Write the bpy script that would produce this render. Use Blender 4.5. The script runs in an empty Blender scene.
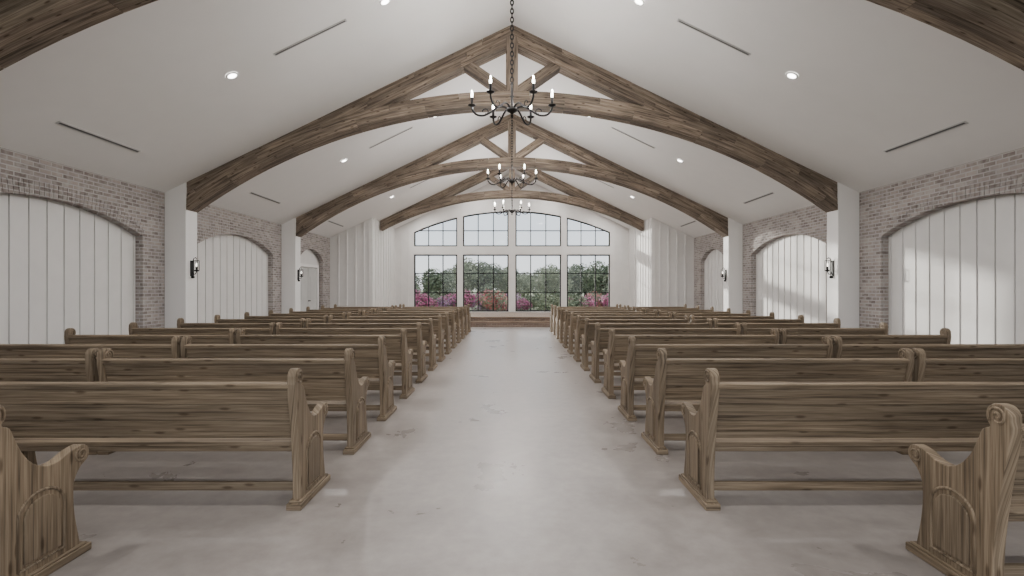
import bpy, bmesh, math, random
from mathutils import Vector, Matrix
random.seed(7)
C = bpy.context.scene.collection
EYE = 1.55
HW = 7.5            # half width of hall
RIDGE = 7.25
SL = 0.485
YF = 25.2           # far wall
YT = 21.1           # transverse return wall
XI = 5.75           # narrower half width
YB = -3.5           # back of hall
TR = [-0.1, 5.6, 11.25, 16.85, 22.4]   # truss centres
MIDS = [2.75, 8.37, 13.95, 19.5]
def ceil_z(x): return RIDGE - SL*abs(x)

# ---------------------------------------------------------------- mesh builder
class MB:
    def __init__(s): s.v=[]; s.f=[]; s.uv=[]; s.m=[]; s.sm=[]
    def face(s, idx, uvs, m=0, sm=False):
        s.f.append(idx); s.uv.append(uvs); s.m.append(m); s.sm.append(sm)
    def box(s, c, d, R=None, g=0, m=0):
        c=Vector(c); h=[d[0]/2,d[1]/2,d[2]/2]; b=len(s.v)
        P=[]
        for i in (-1,1):
            for j in (-1,1):
                for k in (-1,1):
                    P.append(Vector((i*h[0],j*h[1],k*h[2])))
        for p in P: s.v.append(tuple(c+((R@p) if R else p)))
        off=(random.random()*20, random.random()*20)
        for n,q in ((0,(0,1,3,2)),(0,(4,6,7,5)),(1,(0,4,5,1)),(1,(2,3,7,6)),(2,(0,2,6,4)),(2,(1,5,7,3))):
            ax=[a for a in (0,1,2) if a!=n]
            if g in ax: u=g; w=[a for a in ax if a!=g][0]
            else: u,w=ax
            s.face([b+i for i in q], [(P[i][u]+off[0],P[i][w]+P[i][n]*0.9+off[1]) for i in q], m)
    def prism(s, A, B, m=0, uvf=None, sm_side=False):
        b=len(s.v); n=len(A)
        s.v += [tuple(p) for p in A]+[tuple(p) for p in B]
        V=s.v
        f = uvf or (lambda p:(0,0))
        ia=list(range(b,b+n)); ib=list(range(b+n,b+2*n))[::-1]
        s.face(ia,[f(V[i]) for i in ia],m); s.face(ib,[f(V[i]) for i in ib],m)
        for i in range(n):
            j=(i+1)%n; q=[b+i,b+n+i,b+n+j,b+j]
            s.face(q,[f(V[k]) for k in q],m,False)
    def tube(s, path, r, n=8, m=0, closed=False, cap=True):
        path=[Vector(p) for p in path]; N=len(path); b=len(s.v)
        rr = r if isinstance(r,(list,tuple)) else [r]*N
        up=None
        for i,p in enumerate(path):
            if closed: t=path[(i+1)%N]-path[i-1]
            else: t=path[min(i+1,N-1)]-path[max(i-1,0)]
            t.normalize()
            if up is None:
                up=Vector((0,0,1)) if abs(t.z)<.9 else Vector((1,0,0))
            x=t.cross(up)
            if x.length<1e-4: x=t.cross(Vector((0.3,1,0.2)))
            x.normalize(); y=x.cross(t).normalized(); up=y
            for k in range(n):
                a=2*math.pi*k/n
                s.v.append(tuple(p+rr[i]*(math.cos(a)*x+math.sin(a)*y)))
        for i in range(N if closed else N-1):
            i2=(i+1)%N
            for k in range(n):
                k2=(k+1)%n
                q=[b+i*n+k,b+i*n+k2,b+i2*n+k2,b+i2*n+k]
                s.face(q,[(s.v[j][2]+s.v[j][0],s.v[j][1]) for j in q],m,True)
        if cap and not closed:
            q=[b+k for k in range(n)][::-1]; s.face(q,[(0,0)]*n,m)
            q=[b+(N-1)*n+k for k in range(n)]; s.face(q,[(0,0)]*n,m)
    def lathe(s, prof, c=(0,0,0), n=16, m=0, R=None):
        b=len(s.v); c=Vector(c)
        for r,z in prof:
            for k in range(n):
                a=2*math.pi*k/n
                p=Vector((r*math.cos(a),r*math.sin(a),z))
                s.v.append(tuple(c+((R@p) if R else p)))
        for i in range(len(prof)-1):
            for k in range(n):
                k2=(k+1)%n
                q=[b+i*n+k,b+i*n+k2,b+(i+1)*n+k2,b+(i+1)*n+k]
                s.face(q,[(0,0)]*4,m,True)
    def mesh(s, name, mats, bevel=0, seg=2):
        me=bpy.data.meshes.new(name)
        me.from_pydata(s.v,[],s.f)
        ul=me.uv_layers.new(name="UVMap")
        for p,u,mi,sm in zip(me.polygons,s.uv,s.m,s.sm):
            p.material_index=mi; p.use_smooth=sm
            for k in range(len(u)): ul.data[p.loop_start+k].uv=u[k]
        for m in mats: me.materials.append(m)
        bm=bmesh.new(); bm.from_mesh(me)
        bmesh.ops.recalc_face_normals(bm, faces=bm.faces)
        if bevel:
            es=[e for e in bm.edges if len(e.link_faces)==2 and not e.link_faces[0].smooth and not e.link_faces[1].smooth and e.calc_face_angle(0)>0.6]
            bmesh.ops.bevel(bm, geom=es, offset=bevel, segments=seg, affect='EDGES', profile=0.5, clamp_overlap=True)
        bm.to_mesh(me); bm.free()
        return me
    def obj(s, name, mats, bevel=0, parent=None, loc=(0,0,0), seg=2):
        o=bpy.data.objects.new(name, s.mesh(name,mats,bevel,seg)); C.objects.link(o)
        o.location=loc
        if parent: o.parent=parent
        return o
def inst(name, me, loc, rot=(0,0,0), sc=(1,1,1), parent=None):
    o=bpy.data.objects.new(name,me); C.objects.link(o); o.location=loc; o.rotation_euler=rot; o.scale=sc
    if parent: o.parent=parent
    return o
def empty(name, loc=(0,0,0)):
    o=bpy.data.objects.new(name,None); C.objects.link(o); o.location=loc; o.empty_display_size=.2
    return o

# ---------------------------------------------------------------- materials
def newmat(name):
    m=bpy.data.materials.new(name); m.use_nodes=True
    nt=m.node_tree; return m,nt,nt.nodes["Principled BSDF"]
def N(nt,t,**kw):
    n=nt.nodes.new(t)
    for k,v in kw.items():
        if hasattr(n,k) and k not in n.inputs: setattr(n,k,v)
        else: n.inputs[k].default_value=v
    return n
def ramp(nt, src, stops):
    r=nt.nodes.new('ShaderNodeValToRGB'); e=r.color_ramp.elements
    while len(e)<len(stops): e.new(.5)
    for i,(p,c) in enumerate(stops): e[i].position=p; e[i].color=(*c,1)
    nt.links.new(src,r.inputs[0]); return r.outputs[0]
def mixc(nt, a, b, f, mode='MIX'):
    n=nt.nodes.new('ShaderNodeMix'); n.data_type='RGBA'; n.blend_type=mode
    for s,k in ((a,6),(b,7),(f,0)):
        if isinstance(s,(int,float)): n.inputs[k].default_value=s
        elif isinstance(s,tuple): n.inputs[k].default_value=(*s,1)
        else: nt.links.new(s,n.inputs[k])
    return n.outputs[2]
def bump(nt,b,h,st,dist=.01):
    n=N(nt,'ShaderNodeBump',Strength=st,Distance=dist); nt.links.new(h,n.inputs['Height']); nt.links.new(n.outputs[0],b.inputs['Normal'])
def plain(name,col,rough=.5,metal=0,noise=0.04,spec=.3):
    m,nt,b=newmat(name)
    tc=N(nt,'ShaderNodeTexCoord'); nz=N(nt,'ShaderNodeTexNoise',Scale=3.0,Detail=4.0)
    nt.links.new(tc.outputs['Object'],nz.inputs['Vector'])
    c=ramp(nt,nz.outputs[0],[(.3,tuple(max(0,x-noise*x) for x in col)),(.7,tuple(min(1,x+noise*x) for x in col))])
    nt.links.new(c,b.inputs['Base Color']); b.inputs['Roughness'].default_value=rough; b.inputs['Metallic'].default_value=metal
    b.inputs['Specular IOR Level'].default_value=spec
    return m
def wood(name, dark, mid, light, su=1.6, sv=28, knots=.5, rough=.6, finec=.6, bigc=(.82,1.12), offs=41.0):
    m,nt,b=newmat(name); L=nt.links
    uv=N(nt,'ShaderNodeUVMap'); oi=N(nt,'ShaderNodeObjectInfo')
    mul=N(nt,'ShaderNodeMath',operation='MULTIPLY'); mul.inputs[1].default_value=offs; L.new(oi.outputs['Random'],mul.inputs[0])
    add=N(nt,'ShaderNodeVectorMath',operation='ADD'); L.new(uv.outputs[0],add.inputs[0]); L.new(mul.outputs[0],add.inputs[1])
    def nz(sx,sy,detail,dist):
        mp=N(nt,'ShaderNodeMapping'); mp.inputs['Scale'].default_value=(sx,sy,1); L.new(add.outputs[0],mp.inputs[0])
        n=N(nt,'ShaderNodeTexNoise',Scale=1.0,Detail=detail,Distortion=dist); L.new(mp.outputs[0],n.inputs['Vector']); return n.outputs[0]
    g=nz(su,sv,8.0,.4)
    col=ramp(nt,g,[(.29,dark),(.46,mid),(.71,light)])
    fine=nz(su*3,sv*4,4.0,.3)
    col=mixc(nt,col,ramp(nt,fine,[(.37,(.47,.44,.40)),(.54,(1.06,1.06,1.06))]),finec,'MULTIPLY')
    big=nz(.8,1.6,2.0,.0)
    col=mixc(nt,col,ramp(nt,big,[(.36,(bigc[0],)*3),(.64,(bigc[1],bigc[1]*.985,bigc[1]*.96))]),.9,'MULTIPLY')
    if knots:
        mp=N(nt,'ShaderNodeMapping'); mp.inputs['Scale'].default_value=(2.0,7.0,1); L.new(add.outputs[0],mp.inputs[0])
        v=N(nt,'ShaderNodeTexVoronoi',Scale=1.0); v.voronoi_dimensions='2D'; L.new(mp.outputs[0],v.inputs['Vector'])
        k=ramp(nt,v.outputs['Distance'],[(.04,(.25,.19,.14)),(.10,(1,1,1))])
        col=mixc(nt,col,k,knots,'MULTIPLY')
    L.new(col,b.inputs['Base Color']); b.inputs['Roughness'].default_value=rough; b.inputs['Specular IOR Level'].default_value=.3
    bump(nt,b,g,.35,.005)
    return m
pew_wood=wood('aged_oak',(.080,.059,.040),(.198,.152,.105),(.300,.238,.170),su=1.25,sv=52,knots=.7,finec=.62,bigc=(.80,1.14))
beam_wood=wood('reclaimed_timber',(.066,.051,.040),(.182,.145,.115),(.310,.255,.208),su=1.1,sv=26,knots=.85,rough=.85,finec=.7,bigc=(.66,1.26))
stage_wood=wood('stage_boards',(.10,.065,.042),(.20,.14,.098),(.28,.20,.145))

def brickmat(name, c1,c2,mo,wash):
    m,nt,b=newmat(name); L=nt.links
    g=N(nt,'ShaderNodeNewGeometry'); sp=N(nt,'ShaderNodeSeparateXYZ'); L.new(g.outputs['Position'],sp.inputs[0])
    a=N(nt,'ShaderNodeMath',operation='ADD'); L.new(sp.outputs[0],a.inputs[0]); L.new(sp.outputs[1],a.inputs[1])
    cb=N(nt,'ShaderNodeCombineXYZ'); L.new(a.outputs[0],cb.inputs[0]); L.new(sp.outputs[2],cb.inputs[1])
    def br(ca,cb_,mo_,bias):
        t=N(nt,'ShaderNodeTexBrick'); L.new(cb.outputs[0],t.inputs['Vector'])
        for k,v in (('Color1',(*ca,1)),('Color2',(*cb_,1)),('Mortar',(*mo_,1)),('Scale',1.0),('Mortar Size',.011),('Mortar Smooth',.25),('Bias',bias),('Brick Width',.21),('Row Height',.072)):
            t.inputs[k].default_value=v
        return t
    t=br(c1,c2,mo,-.1)
    n=N(nt,'ShaderNodeTexNoise',Scale=9.0,Detail=6.0); L.new(cb.outputs[0],n.inputs['Vector'])
    col=mixc(nt,t.outputs[0],wash,ramp(nt,n.outputs[0],[(.42,(0,0,0)),(.68,(.75,.75,.75))]))
    n2=N(nt,'ShaderNodeTexNoise',Scale=2.3,Detail=3.0); L.new(cb.outputs[0],n2.inputs['Vector'])
    col=mixc(nt,col,ramp(nt,n2.outputs[0],[(.3,(.84,.83,.83)),(.7,(1.1,1.09,1.08))]),.8,'MULTIPLY')
    L.new(col,b.inputs['Base Color']); b.inputs['Roughness'].default_value=.85; b.inputs['Specular IOR Level'].default_value=.2
    inv=N(nt,'ShaderNodeMath',operation='SUBTRACT'); inv.inputs[0].default_value=1.0; L.new(t.outputs['Fac'],inv.inputs[1])
    bump(nt,b,inv.outputs[0],.8,.010)
    return m
brick=brickmat('whitewashed_brick',(.38,.330,.310),(.155,.127,.118),(.45,.44,.43),(.42,.40,.388))
stage_brick=brickmat('brown_brick',(.27,.19,.15),(.17,.12,.095),(.32,.28,.25),(.28,.22,.18))

white=plain('white_paint',(.80,.79,.78),.6,noise=.01)
ceilm=plain('ceiling_white',(.83,.82,.81),.8,noise=.01)
board=plain('white_board_paint',(.69,.678,.664),.6,noise=.03)
iron=plain('black_iron',(.012,.011,.011),.45,.6)
frame=plain('black_window_frame',(.012,.013,.014),.4,.2)
slotm=plain('diffuser_slot',(.10,.10,.10),.6)
slotw=plain('diffuser_frame',(.55,.55,.55),.5)
doorm=plain('door_paint',(.52,.52,.51),.5)
# concrete
conc,nt,b=newmat('polished_concrete')
tc=N(nt,'ShaderNodeTexCoord')
n1=N(nt,'ShaderNodeTexNoise',Scale=1.3,Detail=8.0,Roughness=.62,Distortion=.3); nt.links.new(tc.outputs['Object'],n1.inputs['Vector'])
n2=N(nt,'ShaderNodeTexNoise',Scale=9.0,Detail=6.0,Roughness=.65); nt.links.new(tc.outputs['Object'],n2.inputs['Vector'])
c=ramp(nt,n1.outputs[0],[(.3,(.245,.220,.206)),(.5,(.305,.277,.261)),(.7,(.365,.334,.316))])
c=mixc(nt,c,ramp(nt,n2.outputs[0],[(.3,(.82,.82,.82)),(.7,(1.09,1.09,1.09))]),.7,'MULTIPLY')
nt.links.new(c,b.inputs['Base Color'])
r=ramp(nt,n1.outputs[0],[(.3,(.25,.25,.25)),(.7,(.40,.40,.40))]); nt.links.new(r,b.inputs['Roughness'])
b.inputs['Specular IOR Level'].default_value=.42
bump(nt,b,n2.outputs[0],.03,.003)

def emis(name,col,st):
    m,nt,b=newmat(name); b.inputs['Emission Color'].default_value=(*col,1); b.inputs['Emission Strength'].default_value=st
    b.inputs['Base Color'].default_value=(.9,.9,.9,1); return m
bulbm=emis('lit_bulb',(1,.93,.82),12)
sconceb=emis('sconce_bulb',(1,.93,.82),5)
downm=emis('downlight_lens',(1,.97,.93),14)
glassm,nt,b=newmat('window_glass')
nt.nodes.remove(b); tr=N(nt,'ShaderNodeBsdfTransparent'); gl=N(nt,'ShaderNodeBsdfGlossy',Roughness=.03); mx=N(nt,'ShaderNodeMixShader'); mx.inputs[0].default_value=.04
tr.inputs[0].default_value=(.93,.95,.95,1)
nt.links.new(tr.outputs[0],mx.inputs[1]); nt.links.new(gl.outputs[0],mx.inputs[2]); nt.links.new(mx.outputs[0],nt.nodes['Material Output'].inputs[0])
def leafmat(name,a,bc):
    m,nt,b=newmat(name); g=N(nt,'ShaderNodeNewGeometry')
    n=N(nt,'ShaderNodeTexNoise',Scale=1.6,Detail=3.0); nt.links.new(g.outputs['Position'],n.inputs['Vector'])
    nt.links.new(ramp(nt,n.outputs[0],[(.35,a),(.65,bc)]),b.inputs['Base Color']); b.inputs['Roughness'].default_value=.7
    return m
leaf1=leafmat('foliage_dark',(.07,.10,.065),(.17,.21,.135))
leaf2=leafmat('foliage_light',(.15,.185,.115),(.31,.34,.23))
pinkl=leafmat('blossom_magenta',(.38,.07,.20),(.70,.26,.44))
redl=leafmat('blossom_red',(.40,.10,.12),(.62,.27,.25))
purl=leafmat('blossom_purple',(.28,.14,.27),(.54,.35,.51))
bark=plain('bark',(.08,.06,.045),.9,noise=.3)
lawn=leafmat('lawn',(.17,.20,.12),(.29,.32,.20))
water=plain('pond_water',(.45,.5,.55),.1,noise=.05,spec=.6)

# ---------------------------------------------------------------- shell
mb=MB(); mb.box((0,(YB+YF)/2,-.1),(2*HW+.6,YF-YB+.5,.2)); mb.obj('floor',[conc])
mb=MB()
for s in (-1,1):
    x1=s*(HW+.3)
    A=[(0,YB,RIDGE),(x1,YB,ceil_z(x1)),(x1,YB,ceil_z(x1)+.2),(0,YB,RIDGE+.2)]
    B=[(p[0],YF+.3,p[2]) for p in A]
    mb.prism(A,B)
mb.obj('ceiling',[ceilm])

ZT=ceil_z(HW)+.0
niches=[(0.65,4.85),(6.25,10.4),(12.2,16.05),(18.0,20.35)]
REC=.16
def arch_z(y,y0,y1,sp=2.6,rise=.41):
    c=(y0+y1)/2; a=(y1-y0)/2; R=(a*a+rise*rise)/(2*rise)
    return sp+rise-R+math.sqrt(max(0,R*R-(y-c)**2))
for s,nm in ((-1,'left'),(1,'right')):
    mb=MB()
    def quad(y0,y1,za0,za1,zb):
        A=[(s*HW,y0,za0),(s*HW,y1,za1),(s*HW,y1,zb),(s*HW,y0,zb)]
        mb.prism(A,[(s*(HW+REC),p[1],p[2]) for p in A])
    prev=YB
    for y0,y1 in niches:
        quad(prev,y0,0,0,ZT)
        for i in range(20):
            a=y0+(y1-y0)*i/20; b_=y0+(y1-y0)*(i+1)/20
            quad(a,b_,arch_z(a,y0,y1),arch_z(b_,y0,y1),ZT)
        prev=y1
    quad(prev,YT+.0,0,0,ZT)
    for y0,y1 in niches:
        c=(y0+y1)/2; a=(y1-y0)/2; rise=.41; R=(a*a+rise*rise)/(2*rise); zc=2.6+rise-R
        th=math.asin(a/R); n=int(2*th*R/.082)
        for k in range(n):
            for ring in (0,1):
                a0=-th+2*th*(k+.06)/n; a1=-th+2*th*(k+.94)/n
                r0=R+.003+ring*.118; r1=r0+.11
                P=[(r0,a0),(r0,a1),(r1,a1),(r1,a0)]
                A=[(s*(HW-.012),c+r_*math.sin(t),zc+r_*math.cos(t)) for r_,t in P]
                mb.prism(A,[(s*(HW+.01),p[1],p[2]) for p in A])
    mb.obj('wall_'+nm,[brick])
    # vertical boards with crisp open joints
    mb=MB()
    mb.box((s*(HW+REC+.09),(YB+YT)/2,1.8),(.12,YT-YB,3.6))
    for ni,(y0,y1) in enumerate(niches):
        if s==-1 and ni==3: continue
        n=round((y1-y0)/.32); w=(y1-y0)/n
        for k in range(n):
            ya=y0+w*k+.004; yb=y0+w*(k+1)-.004
            def pb(a,b_,xo):
                A=[(s*(HW+REC+xo),a,0),(s*(HW+REC+xo),b_,0),(s*(HW+REC+xo),b_,arch_z(b_,y0,y1)),(s*(HW+REC+xo),a,arch_z(a,y0,y1))]
                mb.prism(A,[(s*(HW+REC+xo+.028),p[1],p[2]) for p in A])
            pb(ya,yb-.055,0); pb(yb-.047,yb,-.014)
    mb.obj('trim_paneling_'+nm,[board])
    for y in TR[:-1]:
        mb=MB(); w=.46
        x0=s*(HW-w)
        mb.prism([(x0,y-.2,0),(s*HW,y-.2,0),(s*HW,y-.2,ceil_z(HW)),(x0,y-.2,ceil_z(x0))],[(x0,y+.2,0),(s*HW,y+.2,0),(s*HW,y+.2,ceil_z(HW)),(x0,y+.2,ceil_z(x0))])
        mb.box((s*(HW-w/2-.01),y,.09),(w+.02,.44,.18))
        mb.obj('wall_post',[white],bevel=.008)
    mb=MB(); prev=YB
    for y0,y1 in niches+[(YT,YT)]:
        mb.box((s*(HW-.012),(prev+y0)/2,.08),(.024,y0-prev,.16)); prev=y1
    mb.obj('baseboard_'+nm,[white])
    mb=MB()
    A=[(s*XI,YT,0),(s*(HW+.2),YT,0),(s*(HW+.2),YT,ceil_z(HW+.2)),(s*XI,YT,ceil_z(XI))]
    mb.prism(A,[(p[0],YF+.25,p[2]) for p in A])
    n=5
    for k in range(1,n):
        x=s*(XI+(HW-XI)*k/n); zz=ceil_z(abs(x)+.04)-.01
        mb.box((x,YT-.014,zz/2),(.07,.028,zz))
    for k in range(1,9):
        y=YT+(YF-YT)*k/9; mb.box((s*(XI-.012),y,ceil_z(XI)/2),(.024,.07,ceil_z(XI)-.02))
    mb.box((s*(XI+.07),YT-.02,ceil_z(XI+.2)/2),(.18,.04,ceil_z(XI+.2)-.02))
    mb.obj('wall_return_'+nm,[board],bevel=.004,seg=1)

# far wall with arched window openings
WZ0,WZ1,WZ2=.39,3.2,3.6
RW=(4.83**2+1.03**2)/(2*1.03)
def wtop(x): return 5.34-RW+math.sqrt(RW*RW-x*x)
cols=[(-4.83,-2.70),(-2.42,-.17),(.17,2.42),(2.70,4.83)]
mb=MB(); T=.25
def fq(x0,x1,a0,a1,b0,b1):
    A=[(x0,YF,a0),(x1,YF,a1),(x1,YF,b1),(x0,YF,b0)]; mb.prism(A,[(p[0],YF+T,p[2]) for p in A])
prev=-XI
for x0,x1 in cols:
    xs=[prev,x0] if prev*x0>=0 else [prev,0,x0]
    for a,b_ in zip(xs,xs[1:]): fq(a,b_,0,0,ceil_z(a),ceil_z(b_))
    fq(x0,x1,0,0,WZ0,WZ0); fq(x0,x1,WZ1,WZ1,WZ2,WZ2)
    for i in range(12):
        a=x0+(x1-x0)*i/12; b_=x0+(x1-x0)*(i+1)/12
        fq(a,b_,wtop(a),wtop(b_),ceil_z(a),ceil_z(b_))
    prev=x1
fq(prev,XI,0,0,ceil_z(prev),ceil_z(XI))
k=-XI+.3
while k<XI:
    if abs(k)>4.95: z0=0.38
    else: z0=wtop(min(4.83,abs(k)+.03))+.12
    z1=ceil_z(abs(k)+.035)-.01
    if z1-z0>.05: mb.box((k,YF-.012,(z0+z1)/2),(.06,.024,z1-z0))
    k+=.34
mb.obj('wall_far',[board])
def bar(mb,p,q,w,d):
    p=Vector(p);q=Vector(q);L_=(q-p).length; a=math.atan2(q.z-p.z,q.x-p.x)
    mb.box((p+q)/2,(L_,d,w),Matrix.Rotation(-a,3,'Y'))
wi=0
for x0,x1 in cols:
    for tier in (0,1):
        wi+=1; mb=MB(); y=YF+.12; f=.06
        za=WZ0 if tier==0 else WZ2
        top=(lambda x:WZ1) if tier==0 else wtop
        bar(mb,(x0,y,za+f/2),(x1,y,za+f/2),f,.08)
        bar(mb,(x0+f/2,y,za),(x0+f/2,y,top(x0)),f,.08); bar(mb,(x1-f/2,y,za),(x1-f/2,y,top(x1)),f,.08)
        for i in range(8):
            a=x0+(x1-x0)*i/8; b_=x0+(x1-x0)*(i+1)/8
            bar(mb,(a,y,top(a)-f/2),(b_,y,top(b_)-f/2),f,.08)
        for i in (1,2):
            x=x0+(x1-x0)*i/3; bar(mb,(x,y,za),(x,y,top(x)-.02),.042 if tier else .05,.05)
        hz=[.39+(3.2-.39)*.33,.39+(3.2-.39)*.67] if tier==0 else [WZ2+.78]
        for z in hz: bar(mb,(x0,y,z),(x1,y,z),.042,.045)
        b0=len(mb.v); pts=[(x0,y+.005,za),(x1,y+.005,za)]+[(x1+(x0-x1)*i/8,y+.005,top(x1+(x0-x1)*i/8)) for i in range(9)]
        mb.v+=pts; mb.face(list(range(b0,b0+len(pts))),[(0,0)]*len(pts),1)
        mb.obj('window_%d'%wi,[frame,glassm])

# stage with brick riser and step
yb=YT-.05; yc=YF-.03
mb=MB()
mb.box((0,(20.9+yb)/2,.165),(2*HW-.06,yb-20.9,.33),m=0)
mb.box((0,20.62,.085),(7.0,.56,.17),m=0)
mb.box((0,20.62,.18),(7.06,.62,.025),g=0,m=1)
mb.box((0,20.95,.345),(2*HW-.06,.17,.03),g=0,m=1)
mb.obj('brick_stage_step',[stage_brick,stage_wood])
mb=MB()
mb.box((0,(yb+.01+yc)/2,.165),(2*XI-.06,yc-yb-.01,.33),m=0)
for k in range(20):
    y=yb+.03+(yc-yb-.03)*(k+.5)/20
    mb.box((0,y,.345),(2*XI-.06,(yc-yb-.03)/20-.006,.03),g=0,m=1)
mb.obj('stage_platform',[stage_brick,stage_wood])

# arched doors in the left end bay
y0,y1=niches[3]; c=(y0+y1)/2; mb=MB(); X=-(HW+REC+.03)
for a,w in ((c-.42,.80),(c+.42,.80)):
    mb.box((X+.03,a,1.15),(.05,w,2.3),g=2)
    for z,h in ((.55,.75),(1.55,.95)):
        mb.box((X+.058,a,z),(.012,w-.24,h)); mb.box((X+.068,a,z),(.012,w-.34,h-.1))
mb.lathe([(.0,0),(.03,.005),(.03,.03),(.0,.04)],(X+.10,c+.06,1.05),10,1); mb.lathe([(.0,0),(.03,.005),(.03,.03),(.0,.04)],(X+.10,c-.06,1.05),10,1)
for yy in (c-.9,c+.9): mb.box((X+.05,yy,1.17),(.09,.12,2.34),m=2)
mb.box((X+.05,c,2.39),(.09,1.92,.12),m=2)
mb.obj('door_1',[doorm,iron,white],bevel=.006)

# ---------------------------------------------------------------- trusses
def truss(y, half):
    mb=MB(); d=.36; y0=y-d/2; y1=y+d/2; RT=.36
    k=math.sqrt(1+SL*SL)
    for s in (-1,1):
        top=lambda x: ceil_z(x)-.004
        for lay in (0,1,2):      # weathered planks with staggered joints
            t0=lay*RT/3; t1=(lay+1)*RT/3-.007
            cuts=[0]; x=.6+1.3*random.random()
            while x<half-.5: cuts.append(x); x+=1.1+1.1*random.random()
            cuts.append(half)
            for xa,xb in zip(cuts,cuts[1:]):
                if xb<half: xb-=.006
                ang=-s*math.atan(SL); ca,sa=math.cos(ang),math.sin(ang); o=random.random()*30; dd=random.random()*.010
                poly=[(s*xa,top(xa)-t0*k),(s*xb,top(xb)-t0*k),(s*xb,top(xb)-t1*k),(s*xa,top(xa)-t1*k)]
                mb.prism([(p[0],y0-dd,p[1]) for p in poly],[(p[0],y1+dd,p[1]) for p in poly],0,lambda p:(p[0]*ca+p[2]*sa+o,-p[0]*sa+p[2]*ca+p[1]+o*.7))
    R=12.05; zc=5.50-R
    th=math.asin(min(.999,half/R)); n=40
    for lay in (0,1):
        r0=R+lay*.155; r1=r0+.15; o=random.random()*30; cnt=random.randrange(4)
        for q in range(n):
            cnt+=1; gap=0
            if cnt%4==0: o=random.random()*30; gap=.0006
            a0=-th+2*th*q/n+gap; a1=-th+2*th*(q+1)/n
            # soffit is made of three boards side by side
            ws=[-d/2,-.055,.06,d/2] if lay==0 else [-d/2,d/2]
            for j,(wa,wb) in enumerate(zip(ws,ws[1:])):
                P=[]
                for r_,t in ((r0,a0),(r0,a1),(r1,a1),(r1,a0)):
                    x=r_*math.sin(t); z=zc+r_*math.cos(t)
                    P.append((max(-half,min(half,x)),min(z,ceil_z(x)-.01)))
                ee=.026 if lay==0 else .016
                ya=y+wa-(ee if j==0 else -.003); yb_=y+wb+(ee if j==len(ws)-2 else -.003)
                A=[(p[0],ya,p[1]) for p in P]; B=[(p[0],yb_,p[1]) for p in P]
                oj=o+j*4.37
                mb.prism(A,B,0,lambda p:(math.atan2(p[0],p[2]-zc)*R+oj, math.hypot(p[0],p[2]-zc)+p[1]+oj*.7))
    mb.box((0,y,(5.78+RIDGE-.3)/2+.0),(.26,d+.03,RIDGE-.3-5.72),g=2)
    for s in (-1,1):
        p=Vector((s*.10,y,5.80)); xq=.98; q=Vector((s*xq,y,ceil_z(xq)-.36))
        L_=(q-p).length; a=math.atan2(q.z-p.z,q.x-p.x)
        mb.box((p+q)/2,(L_+.06,d-.04,.2),Matrix.Rotation(-a,3,'Y'),g=0)
    return mb.obj('timber_truss',[beam_wood])
for i,y in enumerate(TR): truss(y, XI-.03 if i==4 else HW-.47)

# ---------------------------------------------------------------- ceiling fixtures
def slope_rot(s): return Matrix.Rotation(s*math.atan(SL),3,'Y')
mids=MIDS
for y in mids+[24.0,-2.0]:  # last row, unseen behind the camera, is added to brighten the hall
    for s in (-1,1):
        for x in (2.08,4.58):
            R=slope_rot(s); n_=R@Vector((0,0,-1))
            p=Vector((s*x,y,ceil_z(x)))+n_*.004
            mb=MB()
            mb.lathe([(.0,-.008),(.068,-.008)],(0,0,0),20,1,R)
            mb.lathe([(.069,-.014),(.092,-.012),(.098,-.001)],(0,0,0),20,0,R)
            o=mb.obj('recessed_downlight',[white,downm],loc=p)
            l=bpy.data.lights.new('downlight_lamp','AREA'); l.shape='DISK'; l.size=.13; l.energy=50; l.color=(1,.965,.93)
            lo=bpy.data.objects.new('downlight_lamp',l); C.objects.link(lo); lo.parent=o; lo.location=n_*.012; lo.rotation_euler=(0,s*math.atan(SL),0)
        if y>20 or y<0: continue
        R=slope_rot(s); n_=R@Vector((0,0,-1))
        mb=MB(); L_=1.14*math.sqrt(1+SL*SL)
        mb.box((0,0,0),(L_+.05,.075,.008),R,m=0); mb.box(n_*.005,(L_,.03,.004),R,m=1)
        mb.obj('linear_air_diffuser',[slotw,slotm],loc=Vector((s*3.3,y,ceil_z(3.3)))+n_*.006)
        mb=MB(); mb.box((0,0,0),(.075,1.65,.008),R,m=0); mb.box(n_*.005,(.03,1.6,.004),R,m=1)
        mb.obj('linear_air_diffuser',[slotw,slotm],loc=Vector((s*6.7,y,ceil_z(6.7)))+n_*.006)

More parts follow.
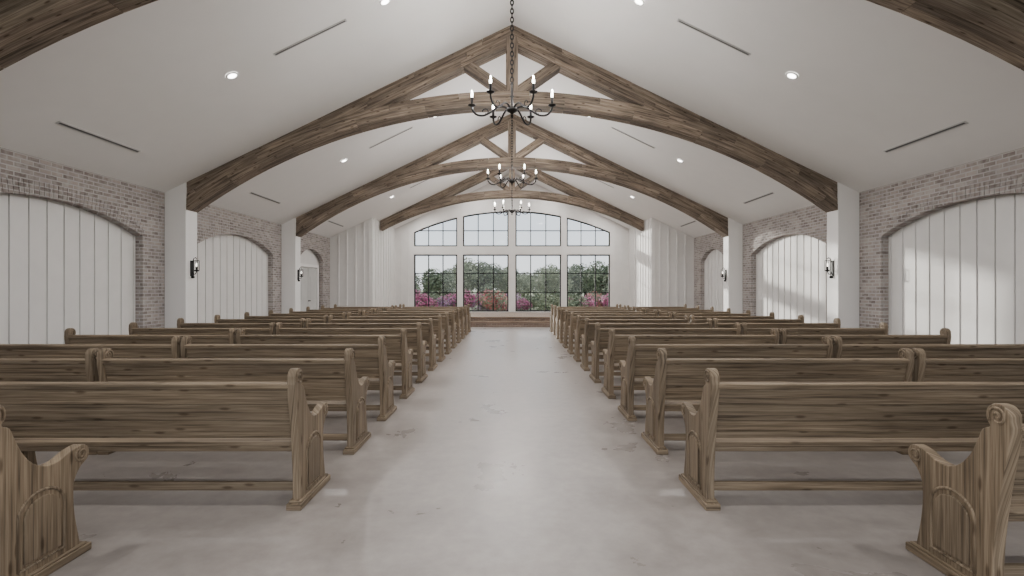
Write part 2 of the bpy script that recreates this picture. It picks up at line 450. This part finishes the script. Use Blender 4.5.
# ---------------------------------------------------------------- chandeliers
def chandelier(y):
    root=empty('candle_chandelier',(0,y,4.5))
    mb=MB(); bb=MB()
    mb.lathe([(.0,-.18),(.016,-.165),(.026,-.14),(.014,-.11),(.035,-.09),(.085,-.06),(.095,-.03),(.07,0),(.035,.02),(.02,.05),(.02,.16),(.036,.18),(.02,.20),(.018,.36),(.03,.38),(.016,.41),(.0,.42)],(0,0,0),16)
    for k in range(6):
        a=k*math.pi/3; ca,sa=math.cos(a),math.sin(a)
        pr=[(.05,-.03),(.14,.015),(.24,.0),(.35,-.075),(.46,-.13),(.57,-.12),(.64,-.05),(.655,.02)]
        pts=[]
        for i in range(len(pr)-1):
            p0=pr[max(i-1,0)];p1=pr[i];p2=pr[i+1];p3=pr[min(i+2,len(pr)-1)]
            for j in range(4):
                t=j/4
                pts.append(tuple(.5*((2*p1[q])+(-p0[q]+p2[q])*t+(2*p0[q]-5*p1[q]+4*p2[q]-p3[q])*t*t+(-p0[q]+3*p1[q]-3*p2[q]+p3[q])*t**3) for q in (0,1)))
        pts.append(pr[-1])
        mb.tube([(r*ca,r*sa,z) for r,z in pts],.017,8)
        cu=[(.43+.055*math.cos(t)*(1-t/12),-.07+.055*math.sin(t)*(1-t/12)) for t in [i*.45 for i in range(12)]]
        mb.tube([(r*ca,r*sa,z) for r,z in cu],.009,6)
        cx,cy=.655*ca,.655*sa
        mb.lathe([(.0,.01),(.025,.012),(.062,.03),(.068,.04),(.025,.035),(.023,.04)],(cx,cy,0),14)
        mb.lathe([(.022,.035),(.022,.16),(.0,.16)],(cx,cy,0),12)
        bb.lathe([(.012,.16),(.021,.185),(.023,.205),(.015,.245),(.004,.285),(.0,.29)],(cx,cy,0),12)
    z=.42; i=0; topz=RIDGE-4.5-.03
    while z<topz:
        pts=[]
        for t in [2*math.pi*k/12 for k in range(12)]:
            u=.025*math.cos(t); w=.047*math.sin(t)
            pts.append((u,0,z+.036+w) if i%2==0 else (0,u,z+.036+w))
        mb.tube(pts,.0095,5,closed=True); z+=.070; i+=1
    mb.lathe([(.0,topz-.03),(.05,topz-.02),(.07,topz),(.07,topz+.02)],(0,0,0),16)
    mb.obj('iron_frame',[iron],parent=root); bb.obj('candle_bulbs',[bulbm],parent=root)
    for k in range(6):
        a=k*math.pi/3
        l=bpy.data.lights.new('candle_lamp','POINT'); l.energy=40; l.shadow_soft_size=.018; l.color=(1,.955,.91)
        lo=bpy.data.objects.new('candle_lamp',l); C.objects.link(lo); lo.parent=root; lo.location=(.655*math.cos(a),.655*math.sin(a),.31)
for y in (8.37,13.95,19.5): chandelier(y)

# ---------------------------------------------------------------- sconces
def sconce(s,y):
    root=empty('wall_sconce',(s*(HW-.46),y,1.98))
    mb=MB(); i=-s
    mb.box((i*.012,0,.0),(.024,.10,.34))
    mb.lathe([(.0,-.03),(.03,-.02),(.035,0),(.03,.02),(.0,.03)],(i*.03,0,-.19),12)
    mb.tube([(i*.02,0,-.08),(i*.05,0,-.13),(i*.09,0,-.12),(i*.11,0,-.06)],.010,8)
    mb.tube([(i*.02,0,.13),(i*.05,0,.22),(i*.09,0,.24),(i*.11,0,.20)],.009,8)
    mb.lathe([(.0,-.07),(.05,-.06),(.055,-.045),(.02,-.04),(.018,.04),(.0,.04)],(i*.11,0,0),14)
    for z in (-.04,.17):
        mb.tube([(i*.11+.052*math.cos(t),.052*math.sin(t),z) for t in [2*math.pi*k/20 for k in range(20)]],.006,6,closed=True)
    for k in range(4):
        a=math.pi/4+k*math.pi/2; mb.tube([(i*.11+.052*math.cos(a),.052*math.sin(a),-.04),(i*.11+.052*math.cos(a),.052*math.sin(a),.17)],.005,5)
    mb.obj('iron_bracket',[iron],parent=root)
    bb=MB(); bb.lathe([(.008,.04),(.016,.06),(.017,.075),(.010,.10),(.0,.125)],(i*.11,0,0),12); bb.obj('bulb',[sconceb],parent=root)
for y in TR[:-1]:
    for s in (-1,1): sconce(s,y)

# ---------------------------------------------------------------- pews
def cr(pts,sub=3,closed=True):
    out=[]; n=len(pts)
    for i in range(n if closed else n-1):
        g=(lambda j:pts[j%n]) if closed else (lambda j:pts[max(0,min(n-1,j))])
        p0,p1,p2,p3=g(i-1),g(i),g(i+1),g(i+2)
        for j in range(sub):
            t=j/sub
            out.append(tuple(.5*((2*p1[q])+(-p0[q]+p2[q])*t+(2*p0[q]-5*p1[q]+4*p2[q]-p3[q])*t*t+(-p0[q]+3*p1[q]-3*p2[q]+p3[q])*t**3) for q in (0,1)))
    return out
def pew_mesh(L_):
    mb=MB(); T=.06
    sc=lambda a:(.478+.056*math.cos(math.radians(a)),.578+.056*math.sin(math.radians(a)))
    front=[(.475,.03),(.462,.10),(.437,.22),(.425,.34),(.432,.44),(.47,.505),sc(-50),sc(-10),sc(30),sc(70),sc(105),(.40,.618),(.33,.59),(.25,.588),(.18,.625),(.12,.695),(.08,.775),(.05,.845),(.012,.866),(.022,.89)]
    lobe=[(-.032+.064*math.cos(math.radians(a)),.925+.064*math.sin(math.radians(a))) for a in (-15,20,55,90,125,160,190)]
    rear=[(-.098,.86),(-.075,.72),(-.045,.55),(-.022,.38),(-.008,.22),(-.008,.10),(-.012,.03)]
    prof=cr(front+lobe+rear,3,closed=False)+[rear[-1]]
    for x0 in (0,L_-T):
        o=random.random()*10
        A=[(x0,p[0],p[1]) for p in prof]; B=[(x0+T,p[0],p[1]) for p in prof]
        mb.prism(A,B,0,lambda p:(p[2]+o,p[1]+p[0]+o))
        cx=x0+T/2
        mb.box((cx,.232,.0225),(.105,.585,.045),g=1)
        mb.box((cx,.232,.052),(.085,.54,.016),g=1)
        for xs,sg in ((x0,-1),(x0+T,1)):
            xx=xs+sg*.001
            for (cy,cz,r0,dirn,ph) in ((.478,.578,.045,1,2.2),(-.032,.925,.05,1,-.6)):
                sp=[]
                for i in range(30):
                    t=i*.38; r=r0*(1-i/34); sp.append((xx,cy+r*math.cos(ph+dirn*t),cz+r*math.sin(ph+dirn*t)))
                mb.tube(sp,.0065,5)
            ya,yb,zs=.09,.36,.36; cc=(ya+yb)/2; ra=(yb-ya)/2
            path=[(ya,.095),(ya,zs)]+[(cc-ra*math.cos(t),zs+ra*.8*math.sin(t)) for t in [math.pi*k/12 for k in range(1,12)]]+[(yb,zs),(yb,.095)]
            mb.tube([(xx,p[0],p[1]) for p in path]+[(xx,ya,.095)],.009,6)
            inn=[(cc+(p[0]-cc)*.80,.25+(p[1]-.25)*.86) for p in path]
            A=[(xx-sg*.004,p[0],p[1]) for p in inn]; B=[(xx+sg*.010,p[0],p[1]) for p in inn]
            mb.prism(A,B,0,lambda p:(p[2]+o+3,p[1]+o))
    x0,x1=T*.8,L_-T*.8; cx=L_/2; w=x1-x0
    for k in range(2):
        mb.box((cx,.125+k*.20,.437),(w,.197,.028),g=0)
    mb.box((cx,.405,.40),(w,.022,.06),g=0)
    mb.box((cx,.05,.405),(w,.022,.05),g=0)
    a=math.atan2(.10,.42); R=Matrix.Rotation(a,3,'X')
    base=Vector((cx,.012,.50)); upv=R@Vector((0,0,1))
    for k,h in ((0,.12),(1,.12),(2,.115)):
        off=[.062,.184,.303][k]
        mb.box(base+upv*off,(w,.024,h),R,g=0)
    fw=R@Vector((0,-1,0))
    mb.box(base+upv*.385+fw*.0,(w,.05,.04),R,g=0)
    mb.box(base+upv*.020+fw*.012,(w,.022,.045),R,g=0)
    mb.box((cx,.045,.135),(w,.03,.062),g=0)
    return mb.mesh('church_pew',[pew_wood],bevel=.0055,seg=2)
PL=2.34
pm=pew_mesh(PL)
for k in range(13):
    y=3.62+1.195*k
    for s in (-1,1):
        a0=-1.49 if s==-1 else 1.37
        for j in (0,1):
            x=(a0+j*(PL+.05)) if s==1 else (a0-PL-j*(PL+.05))
            inst('church_pew',pm,(x,y,0))
inst('church_pew',pm,(2.36,2.52,0)); inst('church_pew',pm,(-2.52-PL,2.52,0))

# ---------------------------------------------------------------- outdoors
mb=MB(); mb.box((0,120,-.2),(500,600,.1)); mb.obj('lawn',[lawn])
mb=MB(); mb.box((0,YF+2.4,.02),(16,4.0,.3)); mb.obj('terrace_paving',[conc])
def foliage(name,blobs,nleaf,size,mats,trunk=None,share=.75):
    mb=MB()
    if trunk: mb.tube([(0,0,0),(.05,0,trunk*.5),(0,.05,trunk)],[.22,.16,.10],8,m=0)
    tot=sum(r**2 for *_,r in blobs)
    for bx,by,bz,r in blobs:
        for _ in range(int(nleaf*r*r/tot)):
            d=Vector((random.gauss(0,1),random.gauss(0,1),random.gauss(0,1))).normalized()
            rr=r*(.65+.4*random.random()); p=Vector((bx,by,bz))+d*rr
            a=Vector((random.gauss(0,1),random.gauss(0,1),random.gauss(0,1))).normalized()*size*(.6+.8*random.random()); b_=a.cross(d).normalized()*a.length*.6 if a.cross(d).length>1e-3 else Vector((0,0,size))
            i=len(mb.v); q4=[p-a,p-b_,p+a,p+b_]
            mb.v+=[(q[0],q[1],max(.02,q[2])) for q in q4]
            mb.face([i,i+1,i+2,i+3],[(0,0)]*4,1 if random.random()<share or len(mats)<3 else 2)
    return mb.mesh(name,mats)
tv=[]
for i in range(3):
    bl=[(random.uniform(-1.4,1.4),random.uniform(-1.2,1.2),random.uniform(1.4,4.4),random.uniform(.8,1.3)) for _ in range(10)]+[(0,0,2.8,1.5)]
    tv.append(foliage('sun_screen_tree',bl,3400,.15,[bark,leaf1 if i!=1 else leaf2,leaf2],3.2))
def shrub(mats,n=1700,share=.6):
    bl=[(random.uniform(-.7,.7),random.uniform(-.4,.4),random.uniform(.35,.9),random.uniform(.35,.5)) for _ in range(7)]
    return foliage('flowering_shrub',bl,n,.06,mats,None,share)
shp=[shrub([bark,pinkl,leaf1],share=.7),shrub([bark,redl,leaf2],share=.5),shrub([bark,leaf2,leaf1]),shrub([bark,purl,leaf2]),shrub([bark,leaf1,leaf2])]
rr=random.Random(5)
for k in range(17):
    x=-19+k*2.3+rr.uniform(-.9,.9); y=rr.uniform(50,66)
    s=rr.uniform(.62,.98)*(1.1 if x<-1 else .85)
    inst('sun_screen_tree',tv[rr.randrange(3)],(x,y,-.14),(0,0,rr.uniform(0,6)),(s*1.2,s*1.2,s))
for k in range(24):
    x=-40+k*3.6+rr.uniform(-1,1); s=rr.uniform(.85,1.25)
    inst('sun_screen_tree',tv[rr.randrange(3)],(x,rr.uniform(90,106),-.14),(0,0,rr.uniform(0,6)),(s*1.4,s*1.4,s))
for k in range(36):
    x=-9+k*.52+rr.uniform(-.2,.2); y=rr.uniform(31,41)
    w=[0,3,0,1,0,2,4] if x<0 else [2,3,1,0,2,4,0]
    s=rr.uniform(.75,1.25)
    inst('flowering_shrub',shp[w[rr.randrange(len(w))]],(x,y,-.14),(0,0,rr.uniform(0,6)),(s*1.2,s*1.2,s))
for k in range(9):  # trees added out of view to keep low sun off the lower windows
    x=-15-k*2.6; y=38+k*1.3+rr.uniform(-.6,.6); s=rr.uniform(1.25,1.45)
    inst('sun_screen_tree',tv[k%3],(x,y,-.14),(0,0,rr.uniform(0,6)),(s*1.1,s*1.1,s))
mb=MB(); mb.box((14,78,-.13),(60,10,.03)); mb.obj('pond',[water])

# ---------------------------------------------------------------- light
w=bpy.data.worlds.new('World'); bpy.context.scene.world=w; w.use_nodes=True; nt=w.node_tree
bg=nt.nodes['Background']; tc=N(nt,'ShaderNodeTexCoord'); sp=N(nt,'ShaderNodeSeparateXYZ'); nt.links.new(tc.outputs['Generated'],sp.inputs[0])
col=ramp(nt,sp.outputs[2],[(0.0,(.95,.95,.96)),(.12,(.80,.86,.94)),(.6,(.84,.855,.885))]); nt.links.new(col,bg.inputs[0]); bg.inputs[1].default_value=1.85
sl=bpy.data.lights.new('sun','SUN'); sl.energy=6.0; sl.angle=math.radians(1.0); sl.color=(1,.95,.87)
so=bpy.data.objects.new('sun',sl); C.objects.link(so)
el=math.radians(9.5); az=math.radians(30)
d=Vector((math.sin(az)*math.cos(el),-math.cos(az)*math.cos(el),-math.sin(el)))
so.rotation_euler=d.to_track_quat('-Z','Y').to_euler(); so.location=(-30,70,15)

cam=bpy.data.cameras.new('camera'); cam.lens=18; cam.sensor_width=36; cam.clip_start=.05; cam.clip_end=800
co=bpy.data.objects.new('camera',cam); C.objects.link(co); co.location=(0,0,EYE); co.rotation_euler=(math.radians(90),0,0)
bpy.context.scene.camera=co
